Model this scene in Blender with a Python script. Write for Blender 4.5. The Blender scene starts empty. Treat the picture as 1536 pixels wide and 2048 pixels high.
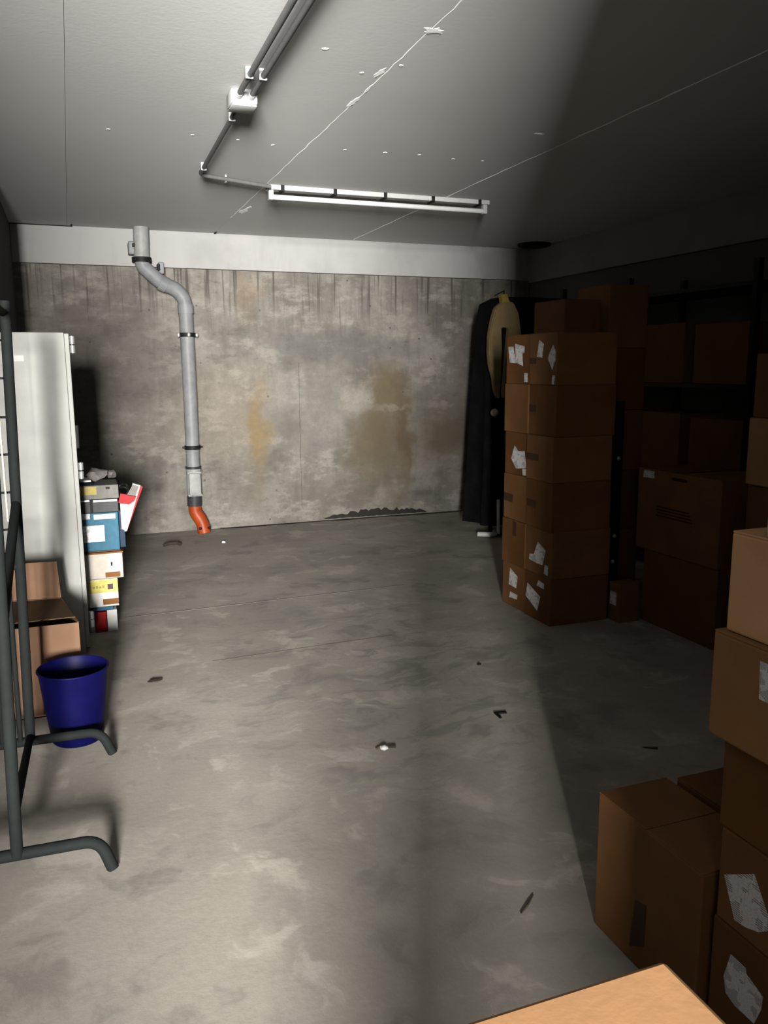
import bpy, bmesh, math, random
from mathutils import Matrix, Vector
random.seed(7)
S = bpy.context.scene
COL = S.collection
PI = math.pi

# ------------------------------------------------------------------ camera, light, exposure
cam_d = bpy.data.cameras.new('camera'); cam = bpy.data.objects.new('camera', cam_d); COL.objects.link(cam)
cam_d.sensor_fit = 'HORIZONTAL'; cam_d.sensor_width = 36.0; cam_d.lens = 36.0 * 1640 / 1536
cam_d.clip_start = 0.02
_x = Vector((0.935, -0.354, -0.006)); _x.normalize()
_z = Vector((-0.348, -0.921, 0.173)); _z = (_z - _x * _z.dot(_x)).normalized()
_y = _z.cross(_x)
cam.matrix_world = Matrix(((_x.x, _y.x, _z.x, 0), (_x.y, _y.y, _z.y, 0), (_x.z, _y.z, _z.z, 1.5), (0, 0, 0, 1)))
S.camera = cam
w = bpy.data.worlds.new('world'); S.world = w; w.use_nodes = True
w.node_tree.nodes['Background'].inputs[0].default_value = (0.5, 0.6, 0.7, 1)
w.node_tree.nodes['Background'].inputs[1].default_value = 0.02
# area light behind the camera, standing in for daylight down the unseen corridor
ld = bpy.data.lights.new('area_light_behind_camera', 'AREA'); ld.shape = 'RECTANGLE'
ld.size = 2.2; ld.size_y = 1.6; ld.energy = 21000; ld.color = (1.0, 0.975, 0.94)
lo = bpy.data.objects.new('area_light_behind_camera', ld); COL.objects.link(lo)
lo.location = (-1.75, -6.5, 1.80); lo.rotation_euler = (PI / 2, 0, 0)
vs = S.view_settings
S.display_settings.display_device = 'sRGB'
vs.view_transform = 'Standard'; vs.look = 'None'; vs.gamma = 1.0; vs.use_curve_mapping = False
vs.exposure = 0.0

D = 7.75          # back wall
CZ = 2.697        # ceiling
RX = 4.57         # right wall
LX = -0.38        # left wall behind the cabinet
NX = -1.0         # left wall beside the cabinet and the rack
FY = -0.5         # front wall with the opening
JX = 0.21         # right edge of the opening
CX = -3.2         # left side of the corridor behind the camera

# ------------------------------------------------------------------ material helpers
ALB = 0.25        # darkens every colour so less bounced light reaches the shaded side
def tone(nt, col, k=None):
    return mix(nt, 1.0, col, (k or ALB,) * 3, 'MULTIPLY')

def new_mat(name):
    m = bpy.data.materials.new(name); m.use_nodes = True
    nt = m.node_tree
    return m, nt, nt.nodes['Principled BSDF']

def sock(nt, s, v):
    if hasattr(v, 'bl_idname') or hasattr(v, 'is_output'):
        nt.links.new(v, s)
    else:
        if isinstance(v, (tuple, list)) and len(v) == 3 and s.type == 'RGBA': v = (*v, 1)
        s.default_value = v

def coords(nt, kind='Object'):
    return nt.nodes.new('ShaderNodeTexCoord').outputs[kind]

def vmath(nt, op, a, b=None):
    n = nt.nodes.new('ShaderNodeVectorMath'); n.operation = op
    sock(nt, n.inputs[0], a)
    if b is not None: sock(nt, n.inputs[1], b)
    return n.outputs['Value'] if op == 'LENGTH' else n.outputs['Vector']

def math_(nt, op, a, b=0.5, clamp=False):
    n = nt.nodes.new('ShaderNodeMath'); n.operation = op; n.use_clamp = clamp
    sock(nt, n.inputs[0], a); sock(nt, n.inputs[1], b)
    return n.outputs[0]

def noise(nt, vec, scale, detail=5, rough=0.6, color=False, dist=0.0):
    n = nt.nodes.new('ShaderNodeTexNoise'); sock(nt, n.inputs['Vector'], vec)
    n.inputs['Scale'].default_value = scale; n.inputs['Detail'].default_value = detail
    n.inputs['Roughness'].default_value = rough; n.inputs['Distortion'].default_value = dist
    return n.outputs['Color' if color else 'Fac']

def remap(nt, v, a, b, c=0.0, d=1.0, smooth=True):
    n = nt.nodes.new('ShaderNodeMapRange'); n.interpolation_type = 'SMOOTHSTEP' if smooth else 'LINEAR'
    sock(nt, n.inputs[0], v)
    for i, q in zip((1, 2, 3, 4), (a, b, c, d)): n.inputs[i].default_value = q
    return n.outputs[0]

def mix(nt, fac, a, b, mode='MIX'):
    n = nt.nodes.new('ShaderNodeMix'); n.data_type = 'RGBA'; n.blend_type = mode
    sock(nt, n.inputs[0], fac); sock(nt, n.inputs[6], a); sock(nt, n.inputs[7], b)
    return n.outputs[2]

def bump(nt, bsdf, h, strength=0.3, dist=0.01):
    n = nt.nodes.new('ShaderNodeBump'); n.inputs['Strength'].default_value = strength
    n.inputs['Distance'].default_value = dist
    sock(nt, n.inputs['Height'], h); nt.links.new(n.outputs[0], bsdf.inputs['Normal'])

def simple(name, col, rough=0.6, metal=0.0, var=0.12, scale=30.0, spec=0.3):
    m, nt, b = new_mat(name)
    c = coords(nt)
    f = noise(nt, c, scale, 4)
    lo_ = tuple(x * (1 - var) for x in col); hi = tuple(min(1, x * (1 + var)) for x in col)
    nt.links.new(tone(nt, mix(nt, remap(nt, f, 0.3, 0.7), lo_, hi)), b.inputs['Base Color'])
    b.inputs['Roughness'].default_value = rough; b.inputs['Metallic'].default_value = metal
    b.inputs['Specular IOR Level'].default_value = spec if metal else spec * 0.25
    return m

def cardboard(name, col):
    m, nt, b = new_mat(name)
    c = coords(nt)
    big = noise(nt, c, 4.0, 3); fine = noise(nt, vmath(nt, 'MULTIPLY', c, (60, 60, 260)), 1.0, 3)
    col1 = mix(nt, remap(nt, big, 0.3, 0.7), tuple(x * 0.86 for x in col), tuple(x * 1.1 for x in col))
    col2 = mix(nt, math_(nt, 'MULTIPLY', fine, 0.25), col1, tuple(x * 0.7 for x in col))
    nt.links.new(tone(nt, col2), b.inputs['Base Color'])
    b.inputs['Roughness'].default_value = 0.75; b.inputs['Specular IOR Level'].default_value = 0.06
    bump(nt, b, fine, 0.08, 0.002)
    return m

def paper_label(name, base=(1.35, 1.33, 1.30)):
    m, nt, b = new_mat(name)
    g = coords(nt, 'Generated')
    v = nt.nodes.new('ShaderNodeTexVoronoi'); v.distance = 'CHEBYCHEV'; v.inputs['Scale'].default_value = 5.5
    nt.links.new(g, v.inputs['Vector'])
    cell = remap(nt, math_(nt, 'FRACT', math_(nt, 'MULTIPLY', v.outputs['Color'], 7.3)), 0.42, 0.46)
    lines = nt.nodes.new('ShaderNodeTexWave'); lines.bands_direction = 'Z'; lines.inputs['Scale'].default_value = 9
    lines.inputs['Distortion'].default_value = 0.6; nt.links.new(g, lines.inputs['Vector'])
    ink = math_(nt, 'MULTIPLY', cell, remap(nt, lines.outputs['Fac'], 0.35, 0.6))
    small = remap(nt, noise(nt, g, 26, 2), 0.52, 0.6)
    ink2 = math_(nt, 'MAXIMUM', ink, math_(nt, 'MULTIPLY', small, 0.35))
    nt.links.new(tone(nt, mix(nt, math_(nt, 'MULTIPLY', ink2, 0.8), base, (0.22, 0.22, 0.23))), b.inputs['Base Color'])
    b.inputs['Roughness'].default_value = 0.6; b.inputs['Specular IOR Level'].default_value = 0.06
    return m

def blob(nt, P, c, s, a=1.5, b=0.15):
    """soft stain mask: 1 inside the ellipse at c with half sizes s"""
    d = vmath(nt, 'SUBTRACT', P, c); d = vmath(nt, 'MULTIPLY', d, tuple(1 / q if q else 0 for q in s))
    return remap(nt, vmath(nt, 'LENGTH', d), a, b)

def mat_backwall():
    m, nt, b = new_mat('stained_concrete')
    c = coords(nt)
    warp = vmath(nt, 'MULTIPLY', vmath(nt, 'SUBTRACT', noise(nt, c, 2.6, 6, 0.65, True), (0.5, 0.5, 0.5)), (0.55, 0, 0.6))
    P = vmath(nt, 'MULTIPLY', vmath(nt, 'ADD', c, warp), (1, 0, 1))
    n1 = noise(nt, c, 1.5, 7, 0.65); n2 = noise(nt, vmath(nt, 'MULTIPLY', c, (7, 1, 1.2)), 1.0, 6, 0.6)
    n3 = noise(nt, c, 16, 6, 0.7); nh = noise(nt, vmath(nt, 'MULTIPLY', c, (1.6, 1, 3.4)), 1.7, 7, 0.72)
    col = mix(nt, remap(nt, n1, 0.36, 0.64), (0.215, 0.198, 0.168), (0.33, 0.307, 0.27))
    col = mix(nt, math_(nt, 'MULTIPLY', remap(nt, n2, 0.46, 0.68), 0.45), col, (0.130, 0.120, 0.106))
    col = mix(nt, math_(nt, 'MULTIPLY', remap(nt, nh, 0.50, 0.64), 0.65), col, (0.42, 0.39, 0.34))
    col = mix(nt, math_(nt, 'MULTIPLY', remap(nt, nh, 0.46, 0.34), 0.55), col, (0.115, 0.104, 0.092))
    # warm, paler zone in the lower half, cooler grey band above it
    col = mix(nt, math_(nt, 'MULTIPLY', blob(nt, P, (1.35, 0, 1.05), (0.75, 1, 0.5), 1.3, 0.3), 0.5), col, (0.34, 0.295, 0.225))
    col = mix(nt, math_(nt, 'MULTIPLY', blob(nt, P, (2.55, 0, 1.72), (0.95, 1, 0.16), 1.3, 0.4), 0.6), col, (0.165, 0.165, 0.155))
    col = mix(nt, math_(nt, 'MULTIPLY', blob(nt, P, (2.2, 0, 1.05), (0.5, 1, 0.45), 1.3, 0.3), 0.4), col, (0.315, 0.305, 0.28))
    # rust coloured runs
    for cc, ss, k, cl in (((1.66, 0, 0.92), (0.10, 1, 0.40), 0.85, (0.30, 0.215, 0.10)),
                          ((1.60, 0, 0.45), (0.17, 1, 0.22), 0.5, (0.20, 0.175, 0.12)),
                          ((1.60, 0, 2.18), (0.12, 1, 0.24), 0.55, (0.27, 0.20, 0.12)),
                          ((2.88, 0, 0.80), (0.36, 1, 0.62), 0.95, (0.165, 0.130, 0.075)),
                          ((2.97, 0, 1.33), (0.28, 1, 0.24), 0.9, (0.185, 0.140, 0.078)),
                          ((3.14, 0, 0.85), (0.085, 1, 0.66), 0.85, (0.140, 0.098, 0.048)),
                          ((3.62, 0, 0.80), (0.42, 1, 0.40), 0.9, (0.120, 0.098, 0.058)),
                          ((2.63, 0, 1.20), (0.15, 1, 0.17), 0.8, (0.40, 0.37, 0.32)),
                          ((3.35, 0, 1.15), (0.13, 1, 0.25), 0.6, (0.14, 0.13, 0.11)),
                          ((2.52, 0, 0.22), (0.24, 1, 0.16), 0.55, (0.145, 0.135, 0.105)),
                          ((2.99, 0, 0.17), (0.14, 1, 0.10), 0.5, (0.30, 0.26, 0.20)),
                          ((3.0, 0, 1.12), (0.20, 1, 0.03), 0.6, (0.33, 0.29, 0.22)),
                          ((1.88, 0, 0.98), (0.17, 1, 0.16), 0.6, (0.17, 0.155, 0.135)),
                          ((1.80, 0, 0.62), (0.16, 1, 0.12), 0.6, (0.155, 0.14, 0.122)),
                          ((1.95, 0, 1.52), (0.12, 1, 0.10), 0.6, (0.15, 0.142, 0.125))):
        col = mix(nt, math_(nt, 'MULTIPLY', blob(nt, P, cc, ss), k), col, cl)
    # purple brown tint left of the drain pipe paints in the viewer's soft shadow
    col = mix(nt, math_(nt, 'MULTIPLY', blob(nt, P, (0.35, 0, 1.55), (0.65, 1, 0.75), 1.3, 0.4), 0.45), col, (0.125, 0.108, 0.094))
    # narrow drip streaks under the beam
    st = noise(nt, vmath(nt, 'MULTIPLY', c, (26, 1, 0.9)), 1.0, 3, 0.5)
    sx = nt.nodes.new('ShaderNodeSeparateXYZ'); nt.links.new(c, sx.inputs[0])
    top = remap(nt, math_(nt, 'ADD', sx.outputs['Z'], math_(nt, 'MULTIPLY', noise(nt, vmath(nt, 'MULTIPLY', c, (9, 0, 0)), 1.0, 2), 0.9)), 2.25, 2.75)
    col = mix(nt, math_(nt, 'MULTIPLY', math_(nt, 'MULTIPLY', remap(nt, st, 0.54, 0.66), top), 0.85), col, (0.075, 0.068, 0.058))
    # pores
    v = nt.nodes.new('ShaderNodeTexVoronoi'); v.inputs['Scale'].default_value = 7.0; nt.links.new(c, v.inputs['Vector'])
    pores = math_(nt, 'MULTIPLY', remap(nt, v.outputs['Distance'], 0.09, 0.05), remap(nt, n1, 0.46, 0.56))
    col = mix(nt, math_(nt, 'MULTIPLY', pores, 0.7), col, (0.06, 0.055, 0.05))
    col = mix(nt, math_(nt, 'MULTIPLY', remap(nt, n3, 0.3, 0.7, 0, 1), 0.3), col, (0.12, 0.11, 0.10))
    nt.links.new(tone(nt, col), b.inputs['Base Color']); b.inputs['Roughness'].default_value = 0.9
    b.inputs['Specular IOR Level'].default_value = 0.05
    bump(nt, b, math_(nt, 'ADD', n3, math_(nt, 'MULTIPLY', nh, 0.6)), 0.35, 0.012)
    return m

def mat_floor():
    m, nt, b = new_mat('dusty_concrete')
    c = coords(nt)
    wp = vmath(nt, 'MULTIPLY', vmath(nt, 'SUBTRACT', noise(nt, c, 1.8, 4, 0.6, True), (0.5, 0.5, 0.5)), (0.5, 0.5, 0))
    P = vmath(nt, 'ADD', c, wp)
    n1 = noise(nt, P, 0.8, 6, 0.6); n2 = noise(nt, P, 3.4, 6, 0.62); n3 = noise(nt, vmath(nt, 'MULTIPLY', P, (2.0, 5.0, 1)), 1.5, 6, 0.65)
    n4 = noise(nt, c, 40, 4, 0.7)
    col = mix(nt, remap(nt, n1, 0.36, 0.64), (0.265, 0.244, 0.210), (0.345, 0.318, 0.274))
    col = mix(nt, math_(nt, 'MULTIPLY', remap(nt, n2, 0.52, 0.66), 0.75), col, (0.195, 0.182, 0.160))
    col = mix(nt, math_(nt, 'MULTIPLY', remap(nt, n2, 0.46, 0.34), 0.7), col, (0.45, 0.415, 0.36))
    mid = blob(nt, P, (1.35, 3.7, 0), (1.0, 1.5, 9), 1.25, 0.4)
    col = mix(nt, math_(nt, 'MULTIPLY', math_(nt, 'MULTIPLY', remap(nt, n3, 0.53, 0.62), mid), 0.65), col, (0.190, 0.187, 0.172))
    col = mix(nt, math_(nt, 'MULTIPLY', math_(nt, 'MULTIPLY', remap(nt, n3, 0.44, 0.36), mid), 0.55), col, (0.41, 0.40, 0.36))
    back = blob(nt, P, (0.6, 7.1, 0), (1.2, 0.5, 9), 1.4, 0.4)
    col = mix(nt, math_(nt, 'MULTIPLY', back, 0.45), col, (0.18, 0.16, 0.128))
    col = mix(nt, math_(nt, 'MULTIPLY', remap(nt, n4, 0.3, 0.7), 0.22), col, (0.20, 0.185, 0.16))
    nt.links.new(tone(nt, col, ALB * 2.1), b.inputs['Base Color']); b.inputs['Roughness'].default_value = 0.85
    b.inputs['Specular IOR Level'].default_value = 0.06
    bump(nt, b, math_(nt, 'ADD', n4, n2), 0.12, 0.006)
    return m

def mat_paint(name, col, dirt=0.25, dcol=(0.2, 0.19, 0.175)):
    m, nt, b = new_mat(name)
    c = coords(nt)
    n1 = noise(nt, c, 1.2, 6, 0.6); n2 = noise(nt, vmath(nt, 'MULTIPLY', c, (5, 5, 1)), 1.0, 5); n3 = noise(nt, c, 45, 3)
    k = mix(nt, math_(nt, 'MULTIPLY', remap(nt, n1, 0.42, 0.7), dirt), col, dcol)
    k = mix(nt, math_(nt, 'MULTIPLY', remap(nt, n2, 0.5, 0.75), dirt * 0.6), k, dcol)
    nt.links.new(tone(nt, k), b.inputs['Base Color']); b.inputs['Roughness'].default_value = 0.8
    b.inputs['Specular IOR Level'].default_value = 0.06
    bump(nt, b, n3, 0.1, 0.003)
    return m

M = {}
M['backwall'] = mat_backwall(); M['floor'] = mat_floor()
M['ceiling'] = mat_paint('painted_ceiling', (1.38, 1.36, 1.33), 0.14, (1.05, 1.03, 1.0))
M['plaster'] = mat_paint('white_plaster', (2.5, 2.47, 2.42), 0.1)
M['beam'] = mat_paint('painted_beam', (0.50, 0.494, 0.478), 0.4, (0.26, 0.255, 0.245))
M['wall'] = mat_paint('painted_wall', (0.20, 0.195, 0.185), 0.3, (0.13, 0.125, 0.12))
M['wallR'] = mat_paint('grey_side_wall', (0.22, 0.215, 0.205), 0.3, (0.13, 0.125, 0.115))
M['corr'] = mat_paint('corridor_paint', (0.16, 0.155, 0.15), 0.2, (0.04, 0.038, 0.035))
M['crack'] = simple('crack_dark', (0.035, 0.032, 0.028), 0.95)
M['joint'] = simple('pale_joint', (0.30, 0.285, 0.255), 0.9)
M['card'] = cardboard('cardboard_tan', (0.335, 0.160, 0.062))
M['card2'] = cardboard('cardboard_brown', (0.27, 0.118, 0.040))
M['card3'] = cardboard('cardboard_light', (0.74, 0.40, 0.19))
M['card4'] = cardboard('cardboard_lit_tone', (1.15, 0.64, 0.32))  # lightened to stand in for light on the top near-stack carton
M['card5'] = cardboard('cardboard_half_lit_tone', (0.55, 0.285, 0.115))  # half lightened: weaker light painted into the carton below the top one
M['cardp'] = cardboard('cardboard_pinkish', (0.36, 0.205, 0.125))
M['cardin'] = cardboard('cardboard_inside', (0.22, 0.13, 0.065))
M['tape'] = simple('brown_tape', (0.10, 0.040, 0.014), 0.5, 0, 0.1, 20, 0.5)
M['tapeclear'] = simple('scuffed_paper', (1.0, 0.68, 0.42), 0.6, 0, 0.08, 20, 0.2)
M['ink'] = simple('dark_print', (0.045, 0.02, 0.008), 0.7)
M['label'] = paper_label('shipping_label_print')
M['pipe'] = simple('grey_plastic_pipe', (0.27, 0.278, 0.282), 0.5, 0, 0.14, 9, 0.4)
M['pipelt'] = simple('pale_grey_plastic', (0.36, 0.36, 0.345), 0.5, 0, 0.14, 14, 0.4)
M['rubber'] = simple('black_rubber', (0.012, 0.012, 0.012), 0.6)
M['anth'] = simple('anthracite_plastic', (0.045, 0.045, 0.05), 0.5)
M['orange'] = simple('orange_pvc', (0.40, 0.062, 0.012), 0.45, 0, 0.15, 12, 0.4)
M['steel'] = simple('shiny_zinc', (0.85, 0.85, 0.83), 0.3, 0.6, 0.05)
M['whitem'] = simple('white_enamel', (0.62, 0.62, 0.60), 0.4, 0, 0.05, 20, 0.5)
M['tube'] = simple('fluorescent_glass', (0.80, 0.80, 0.78), 0.25, 0, 0.03, 10, 0.6)
M['conduit'] = simple('grey_conduit', (0.17, 0.167, 0.163), 0.5, 0, 0.08)
M['cab'] = simple('cabinet_grey_enamel', (0.66, 0.66, 0.612), 0.6, 0, 0.06, 5, 0.2)
M['rackm'] = simple('grey_green_tube', (0.023, 0.027, 0.026), 0.7, 0, 0.1, 12, 0.08)
M['blue'] = simple('blue_plastic', (0.004, 0.004, 0.062), 0.5, 0, 0.1, 10, 0.15)
M['black'] = simple('black_cloth', (0.010, 0.010, 0.011), 0.9, 0, 0.3, 8, 0.1)
M['blackm'] = simple('black_metal', (0.015, 0.014, 0.013), 0.5)
M['beige'] = simple('beige_cloth', (0.30, 0.22, 0.11), 0.9, 0, 0.12, 8, 0.1)
M['yellow'] = simple('yellow_cloth', (0.36, 0.27, 0.05), 0.8)
M['white'] = simple('white_card', (0.95, 0.935, 0.90), 0.6, 0, 0.05)
M['cream'] = simple('cream_card', (0.72, 0.655, 0.56), 0.6, 0, 0.05)
M['yelc'] = simple('yellow_print', (0.85, 0.75, 0.20), 0.5)
M['yeld'] = simple('ochre_print', (0.5, 0.41, 0.10), 0.5)
M['bluec'] = simple('teal_blue_card', (0.04, 0.175, 0.27), 0.5, 0, 0.1)
M['bluedk'] = simple('deep_blue_card', (0.012, 0.035, 0.075), 0.5)
M['greyc'] = simple('dark_grey_card', (0.075, 0.077, 0.08), 0.5)
M['greyl'] = simple('grey_card', (0.235, 0.225, 0.20), 0.6)
M['red'] = simple('red_card', (0.42, 0.006, 0.010), 0.5)
M['purple'] = simple('purple_print', (0.12, 0.06, 0.10), 0.6)
M['plastic'] = simple('milky_plastic_bag', (0.24, 0.225, 0.215), 0.35, 0, 0.2, 40, 0.5)
M['palestrip'] = simple('pale_yellow_strip', (0.80, 0.76, 0.50), 0.3, 0, 0.05, 10, 0.6)
M['dirt'] = simple('dark_dirt', (0.06, 0.048, 0.036), 0.9)
M['twig'] = simple('brown_splinter', (0.16, 0.125, 0.085), 0.8)

# ------------------------------------------------------------------ mesh helpers (all points in world metres)
def bm_new(): return bmesh.new()

def b_box(bm, x0, x1, y0, y1, z0, z1, bev=0.0, seg=2, mtx=None):
    r = bmesh.ops.create_cube(bm, size=1.0)
    vs_ = r['verts']
    for v in vs_:
        v.co = Vector((x0 + (v.co.x + .5) * (x1 - x0), y0 + (v.co.y + .5) * (y1 - y0), z0 + (v.co.z + .5) * (z1 - z0)))
    if mtx is not None: bmesh.ops.transform(bm, matrix=mtx, verts=vs_)
    if bev > 0:
        es = list({e for v in vs_ for e in v.link_edges})
        bmesh.ops.bevel(bm, geom=es, offset=bev, segments=seg, affect='EDGES', profile=0.5)
    return bm

def fillet(pts, r, n=6):
    """round the inner corners of a polyline"""
    out = [Vector(pts[0])]
    for a, p, q in zip(pts, pts[1:], pts[2:]):
        a, p, q = Vector(a), Vector(p), Vector(q)
        u = (a - p); v = (q - p); d = min(r, u.length * .49, v.length * .49)
        s, e = p + u.normalized() * d, p + v.normalized() * d
        for i in range(n + 1):
            t = i / n
            out.append(s * (1 - t) ** 2 + p * 2 * t * (1 - t) + e * t * t)
    out.append(Vector(pts[-1])); return out

def b_tube(bm, pts, r, seg=14, cap=True):
    pts = [Vector(p) for p in pts]
    rs = r if isinstance(r, (list, tuple)) else [r] * len(pts)
    rings = []; up = None
    for i, p in enumerate(pts):
        t = (pts[min(i + 1, len(pts) - 1)] - pts[max(i - 1, 0)]).normalized()
        if up is None:
            up = Vector((0, 0, 1)) if abs(t.z) < .9 else Vector((1, 0, 0))
        n = (up - t * up.dot(t)).normalized(); up = n
        bn = t.cross(n)
        rings.append([bm.verts.new(p + (n * math.cos(a) + bn * math.sin(a)) * rs[i]) for a in [2 * PI * k / seg for k in range(seg)]])
    for a, b in zip(rings, rings[1:]):
        for k in range(seg): bm.faces.new((a[k], a[(k + 1) % seg], b[(k + 1) % seg], b[k]))
    if cap:
        bm.faces.new(list(reversed(rings[0]))); bm.faces.new(rings[-1])
    return bm

def b_poly(bm, pts, off):
    """polygon (3D points) extruded by the vector off"""
    off = Vector(off)
    a = [bm.verts.new(Vector(p)) for p in pts]; b = [bm.verts.new(Vector(p) + off) for p in pts]
    n = len(a)
    bm.faces.new(a); bm.faces.new(list(reversed(b)))
    for i in range(n): bm.faces.new((a[i], b[i], b[(i + 1) % n], a[(i + 1) % n]))
    bmesh.ops.recalc_face_normals(bm, faces=bm.faces[:])
    return bm

def b_lathe(bm, c, prof, seg=36):
    rings = []
    for r, z in prof:
        rings.append([bm.verts.new((c[0] + r * math.cos(2 * PI * k / seg), c[1] + r * math.sin(2 * PI * k / seg), c[2] + z)) for k in range(seg)])
    for a, b in zip(rings, rings[1:]):
        for k in range(seg): bm.faces.new((a[k], a[(k + 1) % seg], b[(k + 1) % seg], b[k]))
    return bm, rings

def b_blob(bm, c, s, seed=0, rough=0.25, sub=2):
    r = bmesh.ops.create_icosphere(bm, subdivisions=sub, radius=1.0)
    rnd = random.Random(seed)
    for v in r['verts']:
        k = 1 + rnd.uniform(-rough, rough)
        v.co = Vector((c[0] + v.co.x * s[0] * k, c[1] + v.co.y * s[1] * k, c[2] + v.co.z * s[2] * k))
    return bm

def root_loc(o):
    while o.parent: o = o.parent
    return o.location.copy()

def mk(name, bm, mat, parent=None, smooth=False, label=None, base=None):
    if base is not None or parent is not None:
        off = base if base is not None else root_loc(parent)
        bmesh.ops.translate(bm, verts=bm.verts[:], vec=-Vector(off))
    me = bpy.data.meshes.new(name); bm.to_mesh(me); bm.free()
    me.materials.append(M[mat] if isinstance(mat, str) else mat)
    if smooth:
        for p in me.polygons: p.use_smooth = True
        me.set_sharp_from_angle(angle=math.radians(40))
    o = bpy.data.objects.new(name, me); COL.objects.link(o)
    if base is not None: o.location = base
    if parent is not None: o.parent = parent
    if label: o['label'] = label
    return o

def tag(o, label, cat, group=None):
    o['label'] = label; o['category'] = cat
    if group: o['group'] = group
    return o

def thing(name, label, cat, loc, group=None):
    o = bpy.data.objects.new(name, None); COL.objects.link(o); o.location = loc; o.empty_display_size = 0.1
    return tag(o, label, cat, group)

def struct(name, bm, mat, smooth=False):
    o = mk(name, bm, mat, smooth=smooth); o['kind'] = 'structure'; return o

def bx(*a, **k): return b_box(bm_new(), *a, **k)
def tb(*a, **k): return b_tube(bm_new(), *a, **k)
def pl(*a, **k): return b_poly(bm_new(), *a, **k)

# ------------------------------------------------------------------ the room
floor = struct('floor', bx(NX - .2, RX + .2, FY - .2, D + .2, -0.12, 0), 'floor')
struct('floor_corridor', bx(CX - .2, JX + .2, -7.6, FY - .2, -0.12, 0), 'corr')
struct('ceiling_corridor', bx(CX - .2, JX + .2, -7.6, FY - .2, CZ, CZ + .2), 'corr')
ceiling = struct('ceiling', bx(NX - .2, RX + .2, FY - .2, D + .2, CZ + .012, CZ + .2), 'ceiling')
for a, c in ((NX - .2, 0.0642), (0.0658, 1.30), (1.302, 2.60), (2.602, RX + .2)):
    mk('ceiling_slab', bx(a, c, FY - .2, D + .2, CZ, CZ + .014), 'ceiling', ceiling)
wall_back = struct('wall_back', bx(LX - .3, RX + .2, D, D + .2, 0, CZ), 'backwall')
trim = struct('trim_1', bx(LX, RX, D - .055, D, 2.385, CZ, bev=.004), 'beam')
trim2 = struct('trim_2', bx(RX - .05, RX, FY, D - .055, 2.36, CZ, bev=.004), 'beam')
struct('wall_left', bx(LX - .2, LX, 5.4, D, 0, CZ), 'wall')
struct('wall_left_recess', bx(NX - .2, NX, FY - .2, 5.6, 0, CZ), 'wall')
struct('wall_corridor_left', bx(CX - .2, CX, -7.6, FY - .2, 0, CZ), 'corr')
struct('wall_left_return', bx(NX, LX - .2, 5.4, 5.6, 0, CZ), 'wall')
struct('wall_right', bx(RX, RX + .2, FY, D, 0, CZ), 'wallR')
struct('wall_front', bx(JX, RX, FY - .1, FY, 0, CZ), 'wallR')
struct('wall_front_left', bx(CX - .2, -.70, FY - .2, FY - .1, 0, CZ), 'wallR')
struct('wall_corridor_right', bx(JX, JX + .2, -7.6, FY - .1, 0, CZ), 'corr')
struct('wall_corridor_end', bx(CX, JX, -7.6, -7.4, 0, CZ), 'corr')
# unseen glazed door added behind the area light; its panes give no light
door = struct('door_added', bx(-2.86, -2.80, -7.4, -7.34, 0, 2.62), 'whitem')
for a in ((-0.70, -0.64, -7.4, -7.34, 0, 2.62), (-2.80, -0.70, -7.4, -7.34, 2.57, 2.62), (-2.80, -0.70, -7.4, -7.34, 0, .9), (-1.78, -1.72, -7.4, -7.34, .9, 2.57)):
    mk('door_frame', bx(*a), 'whitem', door)
for a in ((-2.80, -1.78), (-1.72, -0.70)): mk('pane', bx(a[0], a[1], -7.385, -7.375, .9, 2.57), 'tube', door)

# seams between the ceiling slabs: ridges of filler and plaster dabs
def seam(x, y0, y1, wd, th, seed):
    rnd = random.Random(seed); bm = bm_new(); n = 60; rows = []
    for i in range(n + 1):
        y = y0 + (y1 - y0) * i / n; wv = wd * rnd.uniform(.55, 1.25); ox = rnd.uniform(-.004, .004)
        rows.append([bm.verts.new((x + ox - wv / 2, y, CZ + .001)), bm.verts.new((x + ox, y, CZ - th * rnd.uniform(.6, 1.2))), bm.verts.new((x + ox + wv / 2, y, CZ + .001))])
    for a, b in zip(rows, rows[1:]):
        bm.faces.new((a[0], a[1], b[1], b[0])); bm.faces.new((a[1], a[2], b[2], b[1]))
    return mk('seam_filler', bm, 'plaster', ceiling)
seam(1.30, 2.2, 6.9, .018, .0008, 1); seam(2.60, 0.6, D - .1, .020, .0018, 2)
dabs = [(1.31, 2.94, .055, .04), (.994, 3.236, .022, .016), (1.28, 3.40, .022, .09), (1.297, 3.80, .022, .11), (1.30, 3.62, .012, .08), (2.37, 3.97, .045, .022),
        (1.34, 6.57, .04, .16), (1.352, 6.42, .03, .05)] + [(x, y, .013, .014) for x, y in
        ((.682, 4.585), (.92, 4.60), (1.117, 4.64), (1.52, 4.605), (1.75, 4.583), (1.953, 4.57), (2.174, 4.59), (2.36, 4.574), (.265, 4.62), (1.21, 3.43), (1.33, 3.30))]
for i, (x, y, sx, sy) in enumerate(dabs):
    rd = random.Random(40 + i); n = 14
    rim = [(x + sx * math.cos(a) * k, y + sy * math.sin(a) * k) for a, k in ((2 * PI * q / n, rd.uniform(.5, 1.1)) for q in range(n))]
    bm = bm_new(); top = [bm.verts.new((p[0], p[1], CZ + .001)) for p in rim]
    low = [bm.verts.new((x + (p[0] - x) * .7, y + (p[1] - y) * .7, CZ - .0009 - rd.uniform(0, .0006))) for p in rim]
    for q in range(n): bm.faces.new((top[q], top[(q + 1) % n], low[(q + 1) % n], low[q]))
    bm.faces.new(low); bmesh.ops.recalc_face_normals(bm, faces=bm.faces[:])
    mk('plaster_dab', bm, 'plaster', ceiling)
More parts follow.
